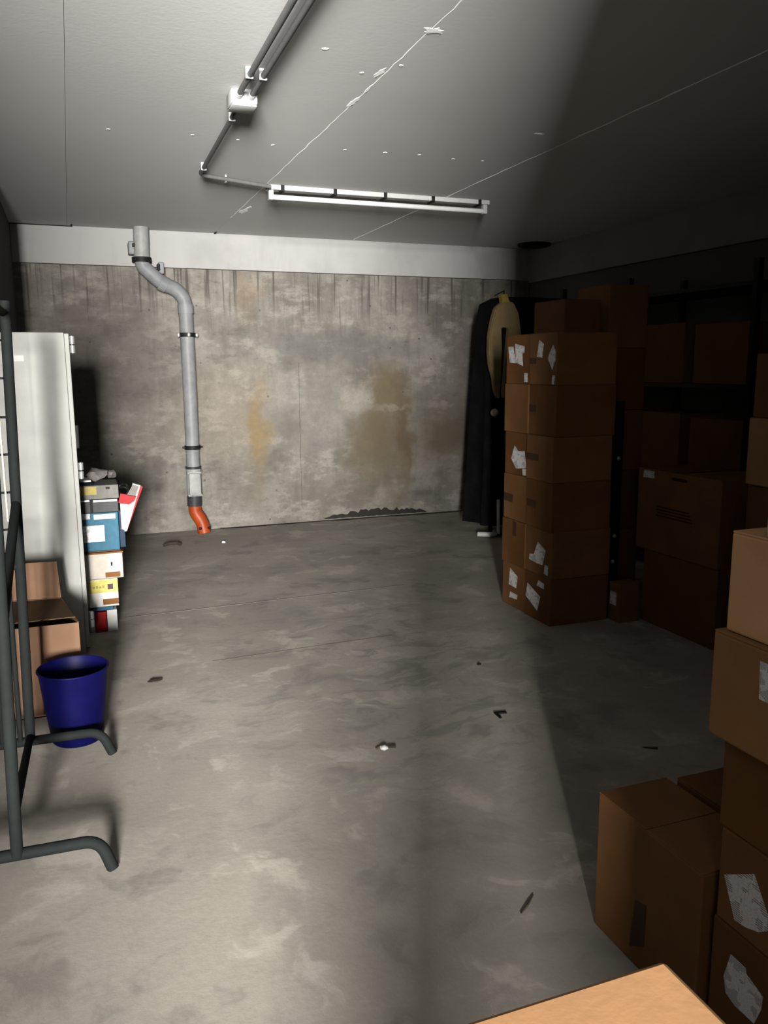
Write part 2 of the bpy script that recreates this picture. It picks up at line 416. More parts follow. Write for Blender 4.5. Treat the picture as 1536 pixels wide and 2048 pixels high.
# dark gap between the ceiling slab and the beam at the left
mk('shadow_gap', bx(LX, .10, D - .06, D - .05, CZ - .008, CZ + .001), 'crack', ceiling)
for x in (.10, 1.30): mk('notch', bx(x - .006, x + .006, D - .14, D - .055, CZ - .008, CZ + .001), 'crack', ceiling)
# formwork ridge and broken render along the foot of the back wall
rnd = random.Random(5); bm = bm_new(); rows = []
for i in range(40):
    z = .15 + i * .036; wv = .010 + rnd.uniform(-.003, .004)
    rows.append([bm.verts.new((2.055 - wv, D + .001, z)), bm.verts.new((2.055, D - .006, z)), bm.verts.new((2.055 + wv, D + .001, z))])
for a, b in zip(rows, rows[1:]):
    bm.faces.new((a[0], b[0], b[1], a[1])); bm.faces.new((a[1], b[1], b[2], a[2]))
mk('formwork_ridge', bm, 'backwall', wall_back)
bm = bm_new(); lo_, hi_ = [], []
for i in range(41):
    x = 2.28 + i * .028; k = math.sin(PI * i / 40) ** .5
    lo_.append((x, D, .012 + rnd.uniform(0, .006))); hi_.append((x, D, .018 + k * (.055 + rnd.uniform(-.018, .022))))
mk('broken_render', b_poly(bm, lo_ + hi_[::-1], (0, -.004, 0)), 'crack', wall_back)
bm = bm_new(); lo_, hi_ = [], []
for i in range(31):
    x = 1.25 + i * .09; lo_.append((x, D - .03 - rnd.uniform(0, .04), .0015)); hi_.append((x, D - .002, .0015))
mk('floor_gap', b_poly(bm, lo_ + hi_[::-1], (0, 0, .002)), 'dirt', floor)
def score(x0, y0, x1, y1, wd, mat):
    d = Vector((x1 - x0, y1 - y0, 0)).normalized(); n = Vector((-d.y, d.x, 0)) * wd / 2
    mk('joint', pl([Vector((x0, y0, 0)) - n, Vector((x1, y1, 0)) - n, Vector((x1, y1, 0)) + n, Vector((x0, y0, 0)) + n], (0, 0, .0012)), mat, floor)
score(.22, 5.10, 2.1, 5.17, .012, 'joint'); score(.60, 4.13, 1.62, 4.18, .0035, 'twig')
vent = thing('ceiling_vent', 'dark round vent plate on the ceiling in the far right corner', 'vent', (4.38, 7.36, CZ))
mk('plate', b_lathe(bm_new(), (4.38, 7.36, CZ), [(.002, -.03), (.13, -.03), (.16, -.015), (.165, 0)])[0], 'rubber', vent, True)
mk('rim', tb([(4.38 + .15 * math.cos(2 * PI * i / 24), 7.36 + .15 * math.sin(2 * PI * i / 24), CZ - .012) for i in range(25)], .012, 8), 'blackm', vent, True)

# ------------------------------------------------------------------ ceiling electrics
LAMP = (2.126, 5.62, CZ)
lamp = thing('fluorescent_lamp', 'switched off white fluorescent batten lamp on the ceiling', 'lamp', LAMP)
mk('housing', bx(1.306, 2.947, 5.585, 5.665, CZ - .032, CZ, bev=.005), 'whitem', lamp)
for x in (1.404, 1.769, 2.133, 2.495, 2.865):
    mk('clip', bx(x - .012, x + .012, 5.579, 5.671, CZ - .040, CZ - .001, bev=.002), 'rubber', lamp, label='dark clip band around the housing')
mk('tube', tb([(1.345, 5.62, CZ - .073), (2.905, 5.62, CZ - .073)], .0165, 16), 'tube', lamp, True, label='white glass tube, unlit')
for x in (1.315, 2.903):
    c_ = mk('end_cap', bx(x, x + .032, 5.598, 5.642, CZ - .093, CZ - .030, bev=.005), 'whitem', lamp)
    mk('socket', tb([(x + .005, 5.62, CZ - .073), (x + .027, 5.62, CZ - .073)], .021, 14), 'whitem', c_, True)

jb = thing('junction_box', 'white square junction box on the ceiling where three conduits meet', 'junction box', (.79, 3.84, CZ))
mk('body', bx(.735, .850, 3.78, 3.90, CZ - .062, CZ, bev=.008), 'whitem', jb, True)
mk('lid', bx(.738, .847, 3.783, 3.897, CZ - .070, CZ - .062, bev=.004), 'whitem', jb, True)
for x in (.765, .820):
    mk('gland', tb([(x, 3.745, CZ - .030), (x, 3.785, CZ - .030)], [.014, .020], 14), 'whitem', jb, True)
def conduit(name, label, path, clips, r=.0125):
    o = thing(name, label, 'conduit', Vector((path[0][0], path[0][1], CZ)), 'ceiling conduits')
    mk('pipe', tb(fillet(path, .06), r, 14), 'conduit', o, True)
    for x, y, ax in clips:
        if ax == 'y': g = bx(x - .016, x + .016, y - .006, y + .006, CZ - .0445, CZ, bev=.003)
        else: g = bx(x - .006, x + .006, y - .016, y + .016, CZ - .0445, CZ, bev=.003)
        mk('clip', g, 'whitem', o, label='small white fixing clip')
zc = CZ - .030
conduit('conduit', 'left one of two parallel grey conduits running to the junction box', [(.715, -.4, zc), (.765, 3.745, zc)], [(.76, 3.52, 'y'), (.745, 2.0, 'y')])
conduit('conduit', 'right one of two parallel grey conduits running to the junction box', [(.765, -.4, zc), (.820, 3.745, zc)], [(.816, 3.52, 'y'), (.80, 2.0, 'y')])
conduit('conduit', 'bent grey conduit leading from the junction box to the fluorescent lamp', [(.795, 3.90, zc), (.825, 5.33, zc), (1.306, 5.62 - .10, zc)],
        [(.80, 4.12, 'y'), (.822, 5.15, 'y'), (1.0, 5.43, 'x')])

# ------------------------------------------------------------------ drain pipe on the back wall
PY = 7.62; PR = .062
dp = thing('drain_pipe', 'grey plastic drain pipe with an offset bend and orange foot on the back wall', 'pipe', (1.07, 7.58, 0))
mk('upper_pipe', tb([(.655, PY - .04, CZ), (.650, PY - .04, 2.44)], PR + .004, 20), 'pipelt', dp, True)
c_ = mk('collar', tb([(.648, PY - .04, 2.447), (.648, PY - .04, 2.405)], PR + .020, 20), 'rubber', dp, True, label='black rubber collar')
mk('offset_bend', tb(fillet([(.648, PY - .04, 2.42), (.655, PY - .04, 2.375), (.80, PY - .02, 2.245), (.945, PY, 2.185), (1.003, PY, 2.10), (1.006, PY, 1.93)], .07), PR, 20), 'pipe', dp, True)
mk('bend_socket', tb([(.79, PY - .02, 2.25), (.85, PY - .015, 2.222)], PR + .007, 20), 'pipe', dp, True)
mk('bend_socket', tb([(1.004, PY, 2.06), (1.006, PY, 1.985)], PR + .007, 20), 'pipe', dp, True)
mk('down_pipe', tb([(1.006, PY, 1.95), (1.010, PY, 1.2), (1.007, PY, .60)], PR, 20), 'pipe', dp, True)
for z in (1.80, .795):
    c_ = mk('pipe_clamp', tb([(1.009, PY, z - .018), (1.009, PY, z + .018)], PR + .010, 20), 'rubber', dp, True, label='black pipe clamp')
    mk('wall_stud', tb([(1.009, PY + .06, z), (1.009, D, z)], .008, 8), 'steel', c_)
    if z > 1:
        for dx, dy in ((-.078, -.02), (.004, -.074), (.082, -.02)):
            mk('bolt', b_blob(bm_new(), (1.009 + dx, PY + dy, z), (.015, .010, .022), 1, .05), 'steel', c_, True, label='bright bolt head')
    else:
        for dx in (-.078, .078): mk('bolt', bx(1.009 + dx - .012, 1.009 + dx + .012, PY - .014, PY + .014, z - .008, z + .008, bev=.003), 'blackm', c_)
mk('sleeve_ring', tb([(1.007, PY, .622), (1.007, PY, .600)], PR + .008, 20), 'anth', dp, True)
mk('sleeve', tb([(1.008, PY, .60), (1.008, PY, .352)], PR + .006, 20), 'pipelt', dp, True)
mk('inspection_cover', bx(.955, 1.062, PY - .078, PY - .045, .36, .565, bev=.012), 'pipelt', dp, True)
mk('cover_rim', bx(.945, 1.072, PY - .066, PY - .05, .350, .372, bev=.005), 'pipelt', dp, True)
mk('cover_rim', bx(.945, 1.072, PY - .066, PY - .05, .558, .578, bev=.005), 'pipelt', dp, True)
mk('coupling', tb([(1.006, PY, .354), (1.004, PY, .255)], PR + .004, 20), 'anth', dp, True, label='dark grey coupling')
e_ = mk('foot_bend', tb(fillet([(1.005, PY, .262), (1.008, PY, .19), (1.066, PY - .02, .10), (1.078, PY - .035, .0)], .07), PR - .002, 20), 'orange', dp, True, label='orange plastic foot bend')
for dx in (-.040, .040):
    mk('hole', b_blob(bm_new(), (1.076 + dx, PY - .035 - .046, .052), (.017, .010, .013), 2, .05), 'rubber', e_, True)
mk('bracket', bx(.545, .60, PY - .05, D - .055, 2.47, 2.58, bev=.01, mtx=None), 'pipe', dp)
mk('bracket', bx(.575, .60, PY - .075, PY - .04, 2.53, 2.56, bev=.005), 'rubber', dp)
mk('bracket', bx(.79, .835, PY - .02, D - .055, 2.32, 2.42, bev=.008), 'pipe', dp)
mk('bracket', bx(.775, .80, PY - .04, PY + .02, 2.345, 2.40, bev=.004), 'rubber', dp)

# ------------------------------------------------------------------ metal cabinet and the pile beside it
cb = thing('metal_cabinet', 'tall pale grey metal cabinet standing side on at the left wall', 'cabinet', (-.22, 4.9, 0))
mk('body', bx(-.45, -.012, 4.5, 5.36, 0.0, 1.685, bev=.006), 'cab', cb, True)
for i, (a, b) in enumerate(((4.503, 4.926), (4.934, 5.357))):
    d_ = mk('door', bx(-.012, .010, a, b, .03, 1.68, bev=.004), 'cab', cb, True)
    if i == 1: mk('handle', bx(.010, .028, a + .03, a + .05, 1.06, 1.19, bev=.004), 'steel', d_)
for z in (1.625, .985, .185):
    h_ = mk('hinge', tb([(.024, 4.508, z - .042), (.024, 4.508, z - .003)], .013, 10), 'steel', cb, True, label='bright door hinge')
    mk('hinge_knuckle', tb([(.024, 4.508, z + .003), (.024, 4.508, z + .042)], .013, 10), 'steel', h_, True)
mk('sticker', bx(-.250, -.205, 4.498, 4.5, 1.543, 1.572), 'white', cb, label='small white sticker')

G = 'packages piled in front of the cabinet'
def pk(name, label, cat, x0, x1, y0, y1, z0, z1, mat, bev=.003):
    o = thing(name, label, cat, ((x0 + x1) / 2, (y0 + y1) / 2, z0), G)
    mk('body', bx(x0, x1, y0, y1, z0, z1, bev=bev), mat, o); return o
def patch(o, name, mat, x0, x1, z0, z1, y, th=.0015, label=None):
    mk(name, bx(x0, x1, y - th, y + .0005, z0, z1), mat, o, label=label)
pk('red_carton', 'small red box at the very bottom of the package pile', 'box', .048, .108, 4.85, 5.05, 0, .120, 'red')
p = pk('white_carton', 'small white box on the floor beside the red box', 'box', .112, .168, 4.85, 5.0, 0, .128, 'white')
p = pk('white_carton', 'narrow pale box on the floor between the cabinet and the red box', 'box', .015, .044, 4.86, 5.0, 0, .122, 'cream')
pk('blue_folder', 'flat blue folder lying on the red box', 'folder', .038, .150, 4.848, 5.06, .129, .150, 'bluec')
p = pk('yellow_white_carton', 'white box with a yellow printed band in the package pile', 'box', .022, .182, 4.85, 5.10, .151, .314, 'white')
patch(p, 'printed_band', 'yelc', .0225, .1815, .235, .311, 4.85, label='yellow printed band')
for i in range(4): patch(p, 'lettering', 'yeld', .045 + i * .017, .057 + i * .017, .262, .275 + .004 * (i % 2), 4.8485)
patch(p, 'emblem', 'purple', .125, .155, .252, .284, 4.8485)
patch(p, 'tape', 'card2', .095, .1815, .162, .196, 4.85); patch(p, 'paper', 'white', .12, .165, .20, .232, 4.8495)
p = pk('white_carton', 'wide white box with an open brown top in the package pile', 'box', .012, .217, 4.85, 5.12, .316, .462, 'cream')
patch(p, 'paper', 'white', .140, .212, .365, .455, 4.85); patch(p, 'tape', 'card2', .118, .200, .322, .352, 4.85)
patch(p, 'slot', 'dirt', .150, .160, .39, .412, 4.8485)
mk('lid_flap', bx(.014, .222, 4.845, 5.12, .463, .472, bev=.002), 'card2', p)
mk('lid_flap', bx(.020, .210, 4.86, 5.10, .472, .480, bev=.002), 'tape', p)
p = pk('blue_carton', 'blue box with a white square label in the package pile', 'box', .012, .207, 4.85, 5.13, .482, .700, 'bluec')
mk('side_panel', bx(.207, .243, 4.90, 5.13, .482, .700, bev=.003), 'bluedk', p)
patch(p, 'label_sheet', 'label', .014, .128, .535, .630, 4.85, label='white square label'); patch(p, 'label_strip', 'white', .075, .192, .664, .692, 4.85, label='white label strip')
patch(p, 'label_strip', 'label', .014, .055, .668, .70, 4.85)
p = pk('grey_carton', 'dark grey box with a white rim lying on the blue box', 'box', .012, .212, 4.85, 5.12, .702, .776, 'greyc')
patch(p, 'rim', 'white', .078, .205, .763, .775, 4.85); patch(p, 'strap', 'rubber', .060, .075, .702, .776, 4.8495)
patch(p, 'rim', 'steel', .012, .058, .768, .777, 4.85)
p = pk('grey_carton', 'flat grey box with an ochre print on top of the pile', 'box', .014, .218, 4.86, 5.12, .778, .856, 'greyl')
patch(p, 'print', 'yeld', .012, .100, .805, .850, 4.86); patch(p, 'print', 'dirt', .150, .172, .832, .846, 4.86)
o = thing('leaning_carton', 'white box with a red band leaning against the package pile', 'box', (.27, 4.86, .585), G)
def quad_y(pts, y0, y1): return pl([(x, y0, z) for x, z in pts], (0, y1 - y0, 0))
mk('body', quad_y([(.236, .585), (.250, .585), (.3385, .845), (.2985, .858)], 4.85, 4.895), 'white', o)
mk('side', quad_y([(.2505, .585), (.258, .600), (.352, .835), (.339, .845)], 4.86, 4.895), 'red', o)
mk('band', quad_y([(.213, .752), (.270, .738), (.300, .757), (.315, .785), (.226, .805)], 4.846, 4.85), 'red', o, label='red printed band')
mk('lower_panel', quad_y([(.222, .600), (.243, .592), (.290, .735), (.222, .748)], 4.846, 4.85), 'white', o)
mk('upper_panel', quad_y([(.262, .795), (.308, .783), (.330, .842), (.297, .852)], 4.846, 4.85), 'greyl', o)
tag(mk('plastic_bag', b_blob(bm_new(), (.110, 4.97, .906), (.052, .06, .036), 3, .28), 'plastic', smooth=True, base=(.115, 4.97, .856)), 'crumpled milky plastic bag on top of the package pile', 'bag', G)
tag(mk('plastic_bag', b_blob(bm_new(), (.192, 5.06, .893), (.025, .045, .026), 4, .28), 'plastic', smooth=True, base=(.185, 5.02, .856)), 'smaller crumpled plastic bag at the right of the pile top', 'bag', G)
tag(mk('white_tray', bx(.012, .075, 4.875, 5.02, .876, .886, bev=.003, mtx=None), 'white', base=(.043, 4.95, .876)), 'thin white tray lying on the black pouch', 'tray', G)
tag(mk('black_pouch', bx(.012, .085, 4.88, 5.03, .857, .876, bev=.006), 'black', base=(.048, 4.95, .857)), 'flat black pouch on top of the pile', 'pouch', G)
o = thing('cable_coil', 'coil of dark cable on the right end of the pile', 'cable', (.245, 4.98, .79), G)
mk('loop', tb([(.248 + .030 * math.cos(a), 4.95 + .02 * math.sin(a * 2), .815 + .030 * math.sin(a)) for a in [2 * PI * k / 20 for k in range(21)]], .007, 8), 'rubber', o, True)
mk('loop', tb([(.242 + .034 * math.cos(a), 4.98 + .01 * math.sin(a * 2), .80 + .024 * math.sin(a)) for a in [2 * PI * k / 20 for k in range(21)]], .007, 8), 'rubber', o, True)

# ------------------------------------------------------------------ cartons
def carton(label, x0, x1, y0, y1, z0, z1, mat='card', stickers=(), tapes=(), flaps=False, group=None, name='cardboard_box', toptape=None, prints=(), bev=.005):
    o = thing(name, label, 'box', ((x0 + x1) / 2, (y0 + y1) / 2, z0), group)
    zt = z1 - (.004 if flaps else 0)
    mk('body', bx(x0, x1, y0, y1, z0, zt, bev=bev), mat, o)
    if flaps:
        ym = (y0 + y1) / 2
        mk('top_flap', bx(x0 + .001, x1 - .001, y0 + .001, ym - .0015, zt - .001, z1, bev=.0015), mat, o)
        mk('top_flap', bx(x0 + .001, x1 - .001, ym + .0015, y1 - .001, zt - .001, z1, bev=.0015), mat, o)
        if toptape: mk('tape', bx(x0 - .0006, x1 + .0006, ym - .024, ym + .024, z1, z1 + .0006), toptape, o)
    for s in stickers:
        mk('shipping_label', pl([(x0, y, z) for y, z in s], (-.0012, 0, 0)), 'label', o, label='white printed shipping label')
    for s in tapes:
        mk('tape', pl([(x0, y, z) for y, z in s], (-.0008, 0, 0)), 'tape', o)
    for s in prints:
        mk('print', pl([(x0, y, z) for y, z in s], (-.0008, 0, 0)), 'ink', o)
    return o
rect = lambda y0, y1, z0, z1: [(y0, z0), (y1, z0), (y1, z1), (y0, z1)]

GS = 'cartons of the far stack'
zr = [0, .280, .562, .846, 1.108, 1.400, 1.690]
words_ = ['bottom', 'second from bottom', 'third from bottom', 'fourth from bottom', 'second from top', 'top']
st_near = {0: [[(4.23, .206), (4.082, .153), (4.113, .061), (4.250, .121)], [(4.105, .251), (4.043, .242), (4.044, .21), (4.125, .214)]],
           1: [[(4.131, .479), (4.042, .442), (4.073, .349), (4.139, .347), (4.225, .356), (4.223, .388), (4.171, .396)], [(4.049, .359), (4.012, .355), (4.013, .297), (4.056, .302)]],
           5: [[(4.161, 1.653), (4.111, 1.629), (4.125, 1.552), (4.181, 1.558)], [(4.012, 1.622), (3.985, 1.582), (3.985, 1.54), (4.015, 1.484), (4.068, 1.549)], [(4.012, 1.455), (3.985, 1.452), (3.993, 1.403), (4.018, 1.405)]]}
st_far = {0: [[(4.456, .246), (4.361, .209), (4.377, .132), (4.469, .137)], [(4.45, .094), (4.359, .092), (4.366, .061), (4.46, .053)]],
          3: [[(4.432, 1.026), (4.39, .994), (4.313, 1.001), (4.288, .901), (4.41, .884), (4.472, .942)], [(4.334, .892), (4.288, .897), (4.287, .854), (4.329, .853)]],
          5: [[(4.532, 1.622), (4.473, 1.623), (4.446, 1.554), (4.437, 1.523), (4.509, 1.527)], [(4.45, 1.639), (4.337, 1.621), (4.338, 1.583), (4.362, 1.58), (4.351, 1.507), (4.437, 1.527)], [(4.334, 1.466), (4.296, 1.465), (4.291, 1.412), (4.332, 1.412)]]}
tp_near = {5: [rect(4.19, 4.262, 1.517, 1.552)], 4: [rect(4.19, 4.262, 1.24, 1.28)], 3: [rect(4.13, 4.262, .96, 1.0)], 2: [rect(4.15, 4.25, .68, .725)]}
tp_far = {2: [rect(4.435, 4.545, .67, .72)], 1: [rect(4.375, 4.418, .465, .556)]}
mats_ = ['card2', 'card', 'card2', 'card', 'card2', 'card']
dx_near = [0, .004, -.006, -.010, .002, -.004]; dx_far = [.006, -.004, .002, .006, -.004, .004]
for i in range(6):
    carton('brown carton in the near column of the far stack, ' + words_[i] + ' of six', 2.53 + dx_near[i], 2.93 + dx_near[i], 3.975, 4.264, zr[i], zr[i + 1], mats_[i],
           st_near.get(i, ()), tp_near.get(i, ()), flaps=(i == 5), group=GS, toptape='tape')
    carton('brown carton in the far column of the far stack, ' + words_[i] + ' of six', 2.53 + dx_far[i], 2.93 + dx_far[i], 4.268, 4.552, zr[i], zr[i + 1], mats_[(i + 1) % 6],
           st_far.get(i, ()), tp_far.get(i, ()), flaps=(i == 5), group=GS, toptape='tape')

# pair of larger cartons at the right
carton('large dark carton on the floor at the right, under the carton with a hand hole', 3.12, 3.52, 3.30, 3.90, 0, .440, 'card2', group='big cartons at the right')
o = carton('large carton with printed lines and a hand hole, on another carton at the right', 3.11, 3.51, 3.30, 3.97, .441, .915, 'card',
           [[(3.922, .905), (3.831, .905), (3.83, .864), (3.928, .861)]], flaps=True, group='big cartons at the right',
           prints=[rect(3.50 + .01 * k, 3.80 - .01 * (k % 2), .652 + .017 * k, .660 + .017 * k) for k in range(4)], toptape='tape')
mk('hand_hole', pl([(3.11, y, z) for y, z in [(3.565, .871), (3.675, .871), (3.685, .880), (3.675, .889), (3.565, .889), (3.555, .880)]], (-.001, 0, 0)), 'ink', o)
for k, (za, zb) in enumerate(((0, .45), (.451, .90), (.901, 1.24), (1.241, 1.56))):
    carton('dim carton at the right edge behind the near stack, ' + ['on the floor', 'second of its column', 'third of its column', 'top of its column'][k],
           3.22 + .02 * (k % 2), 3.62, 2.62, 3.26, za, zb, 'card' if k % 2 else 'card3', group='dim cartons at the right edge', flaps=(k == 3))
carton('small carton with a pale label on the floor next to the far stack', 2.945, 3.085, 3.88, 3.985, 0, .235, 'card', [rect(3.91, 3.97, .10, .18)])
# dark metal upright with bright bolts
o = thing('metal_upright', 'dark metal upright with bright bolts beside the far stack', 'upright', (3.02, 4.06, 0))
mk('post', bx(2.995, 3.045, 4.04, 4.08, 0, 1.30, bev=.004), 'blackm', o); mk('base_plate', bx(2.95, 3.09, 4.0, 4.12, 0, .008), 'blackm', o)
for z, x in ((.965, 3.012), (.495, 3.006), (.338, 3.0)): mk('bolt', b_blob(bm_new(), (x, 4.036, z), (.012, .008, .013), 5, .05), 'steel', o, True)
# taller columns in the dark behind
for ci, (x0, x1, hs) in enumerate(((2.96, 3.23, [.385] * 5), (3.30, 3.60, [.405] * 5))):
    z = 0
    for k, h in enumerate(hs):
        carton('shadowed carton in the ' + ['shorter', 'taller'][ci] + ' column behind the far stack, ' + ['lowest', 'second', 'middle', 'fourth', 'topmost'][k],
               x0, x1, 4.58, 4.95, z, z + h - .001, 'card' if (k + ci) % 2 else 'card2', group='shadowed cartons behind the far stack', flaps=(k == 4))
        z += h
# shelving along the right wall
o = thing('shelving_unit', 'black metal shelving in the dark along the right wall', 'shelf', (4.25, 5.3, 0))
for x in (3.99, 4.49):
    for y in (4.05, 5.3, 6.2): mk('post', bx(x - .02, x + .02, y - .02, y + .02, 0, 2.15), 'blackm', o)
for z in (.12, .75, 1.38, 2.02): mk('shelf_board', bx(3.98, 4.50, 4.04, 6.21, z - .025, z), 'blackm', o)
k = 0
for z in (.12, .75, 1.38):
    for y in (4.12, 4.72, 5.42):
        carton('dark carton on the ' + {.12: 'lowest', .75: 'middle', 1.38: 'upper'}[z] + ' shelf of the black shelving, ' + {4.12: 'nearest', 4.72: 'middle', 5.42: 'farthest'}[y],
               4.03, 4.44, y, y + .5, z + .0005, z + .40 + .02 * (k % 3), 'card2', group='cartons on the black shelving'); k += 1

# near stack at the right edge
GN = 'cartons of the near right stack'
carton('carton at the foot of the near right stack, with a torn white label', 1.25, 1.66, .84, 1.268, 0, .310, 'card2',
       [[(1.211, .252), (1.169, .249), (1.166, .238), (1.12, .22), (1.121, .19), (1.136, .144), (1.191, .143), (1.217, .154), (1.226, .188)]], group=GN)
carton('carton second from the floor in the near right stack, with a large label', 1.25, 1.66, .84, 1.262, .311, .524, 'card',
       [[(1.245, .419), (1.166, .470), (1.124, .403), (1.121, .370), (1.144, .352), (1.177, .340), (1.208, .335)]], group=GN)
carton('unmarked carton in the middle of the near right stack', 1.25, 1.66, .84, 1.272, .525, .722, 'card2', group=GN)
carton('carton second from top of the near right stack, pushed out to the left', 1.235, 1.645, .84, 1.306, .723, .955, 'card5',
       [[(1.178, .928), (1.10, .928), (1.10, .850), (1.174, .850)]], group=GN, flaps=True)
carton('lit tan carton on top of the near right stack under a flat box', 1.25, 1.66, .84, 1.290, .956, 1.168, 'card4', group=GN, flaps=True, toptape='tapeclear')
carton('flat pale yellow box lying on the near right stack', 1.252, 1.62, .84, 1.206, 1.169, 1.258, M['palestrip'], group=GN)
carton('brown carton on the floor in front of the near right stack, with a tape strip', 1.243, 1.462, 1.300, 1.688, 0, .387, 'card',
       tapes=[[(1.521, .178), (1.478, .190), (1.480, .075), (1.534, .041)]], flaps=True, group='floor cartons at the right')
carton('brown carton tucked behind the taped floor carton at the right', 1.492, 1.86, 1.310, 1.680, 0, .384, 'card2', flaps=True, group='floor cartons at the right')
# carton in the immediate foreground
carton('carton on the floor under the bright foreground carton', .172, .35, .245, .395, 0, .366, 'card', group='foreground cartons')
carton('middle carton of the foreground stack under the bright carton', .17, .352, .242, .398, .367, .733, 'card2', group='foreground cartons')
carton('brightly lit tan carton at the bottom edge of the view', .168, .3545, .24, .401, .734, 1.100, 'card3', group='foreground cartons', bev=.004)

# low cartons added out of view behind the viewer to shade the near floor
for k, (a, b) in enumerate(((-.98, -.40), (-.39, .20))):
    carton('low wide carton added behind the viewer to shade the near floor, ' + ['left one', 'right one'][k], a, b, -1.30, -.85, 0, .62, 'card', flaps=True, group='added shade cartons behind the viewer')

# ------------------------------------------------------------------ open carton in front of the cabinet
ob = thing('open_cardboard_box', 'open pinkish brown carton with a raised flap in front of the cabinet', 'box', (-.3, 3.92, 0))
fr, fl, br, bl = Vector((-.034, 3.70, 0)), Vector((-.58, 3.70, 0)), Vector((-.108, 4.14, 0)), Vector((-.62, 4.18, 0))
HZ = .416
def wallq(a, b, z0, z1, th, mat, nm):
    d = (b - a).normalized(); n = Vector((-d.y, d.x, 0)) * th
    mk(nm, pl([a + Vector((0, 0, z0)), b + Vector((0, 0, z0)), b + Vector((0, 0, z1)), a + Vector((0, 0, z1))], n), mat, ob)
wallq(fl, fr, 0, HZ - .004, .005, 'cardp', 'front_panel'); wallq(fr, br, 0, HZ, .005, 'cardp', 'side_panel')
wallq(br, bl, 0, HZ, .005, 'cardp', 'back_panel'); wallq(bl, fl, 0, HZ, .005, 'cardp', 'side_panel')
mk('bottom_panel', pl([fl, fr, br, bl], (0, 0, .005)), 'cardp', ob)
mk('raised_flap', pl([br + Vector((0, .004, HZ)), bl + Vector((.02, .004, HZ)), bl + Vector((.03, .02, HZ + .175)), br + Vector((-.01, .02, HZ + .176))], (0, .005, 0)), 'cardp', ob)
mk('inner_flap', pl([br + Vector((-.006, -.006, HZ - .006)), bl + Vector((.02, -.006, HZ - .006)), fl + Vector((.03, .05, HZ + .004)), fr + Vector((-.012, .05, HZ + .006))], (0, 0, .004)), 'cardin', ob)

# ------------------------------------------------------------------ blue bin
bn = thing('waste_bin', 'dark blue round plastic waste bin on the floor by the rack foot', 'bin', (-.066, 3.425, 0))
bm, rings = b_lathe(bm_new(), (-.066, 3.425, 0), [(.094, 0), (.1, .006), (.118, .15), (.1335, .292), (.1365, .300), (.1375, .306), (.133, .308), (.130, .300), (.113, .15), (.095, .012), (.0935, .008)], 48)
bm.faces.new(list(reversed(rings[0]))); bm.faces.new(rings[-1])
mk('body', bm, 'blue', bn, True)
mk('rim', tb([(-.066 + .1365 * math.cos(2 * PI * i / 48), 3.425 + .1365 * math.sin(2 * PI * i / 48), .3065) for i in range(49)], .0042, 8), 'blue', bn, True)

# ------------------------------------------------------------------ mesh rack at the left edge
rk = thing('mesh_rack', 'grey tubular rack with wire mesh on two bent feet at the left', 'rack', (-.3, 2.84, 0))
YA, YB = 3.245, 2.445
mk('foot', tb(fillet([(-.70, YA + .02, .0), (-.665, YA + .02, .092), (.022, YA, .092), (.062, YA - .02, .0)], .07, 8), .018, 14), 'rackm', rk, True)
mk('foot', tb(fillet([(-.70, YB + .02, .0), (-.665, YB + .02, .092), (-.008, YB, .092), (.025, YB - .02, .0)], .07, 8), .018, 14), 'rackm', rk, True)
mk('post', tb([(-.234, YA, .09), (-.196, YA, 1.74)], .0185, 14), 'rackm', rk, True)
mk('post', tb([(-.238, YB, .09), (-.200, YB, 1.74)], .0175, 14), 'rackm', rk, True)
mk('post', tb([(-.62, YA, .09), (-.60, YA, 1.74)], .0185, 14), 'rackm', rk, True)
mk('post', tb([(-.62, YB, .09), (-.60, YB, 1.74)], .0175, 14), 'rackm', rk, True)
mk('brace', tb([(-.232, YB, .235), (-.233, YA, .115)], .014, 12), 'rackm', rk, True)
mk('brace', tb([(-.214, YA, 1.02), (-.222, YB, .80)], .016, 12), 'rackm', rk, True)
mk('brace', tb([(-.206, YB, 1.70), (-.205, YA, 1.70)], .014, 12), 'rackm', rk, True)
mk('crossbar', tb([(-.22, YA, .785), (-.615, YA, .785)], .014, 12), 'rackm', rk, True)
mk('crossbar', tb([(-.198, YA, 1.70), (-.60, YA, 1.70)], .014, 12), 'rackm', rk, True)
for z in (1.605, 1.472, 1.334, 1.20, 1.062, .925):
    x = -.234 + .038 * (z - .09) / 1.65
    mk('wire', tb([(x, YA, z), (x - .39, YA, z)], .0042, 8), 'rackm', rk, True)
for i in range(1, 4):
    x = -.205 - i * .095
    mk('wire', tb([(x - .015, YA + .006, .785), (x, YA + .006, 1.70)], .0038, 8), 'rackm', rk, True)
for i in range(5):
    x = -.262 - i * .062
    mk('lower_bar', tb([(x - .006, YA, .10), (x, YA, .785)], .0095, 10), 'rackm', rk, True)
tag(mk('yellow_strip', bx(-.246, -.240, YA - .034, YA - .022, .96, 1.72, bev=.001), 'palestrip', base=(-.243, YA - .028, .96)), 'thin pale yellow strip hanging on the mesh rack', 'strip')

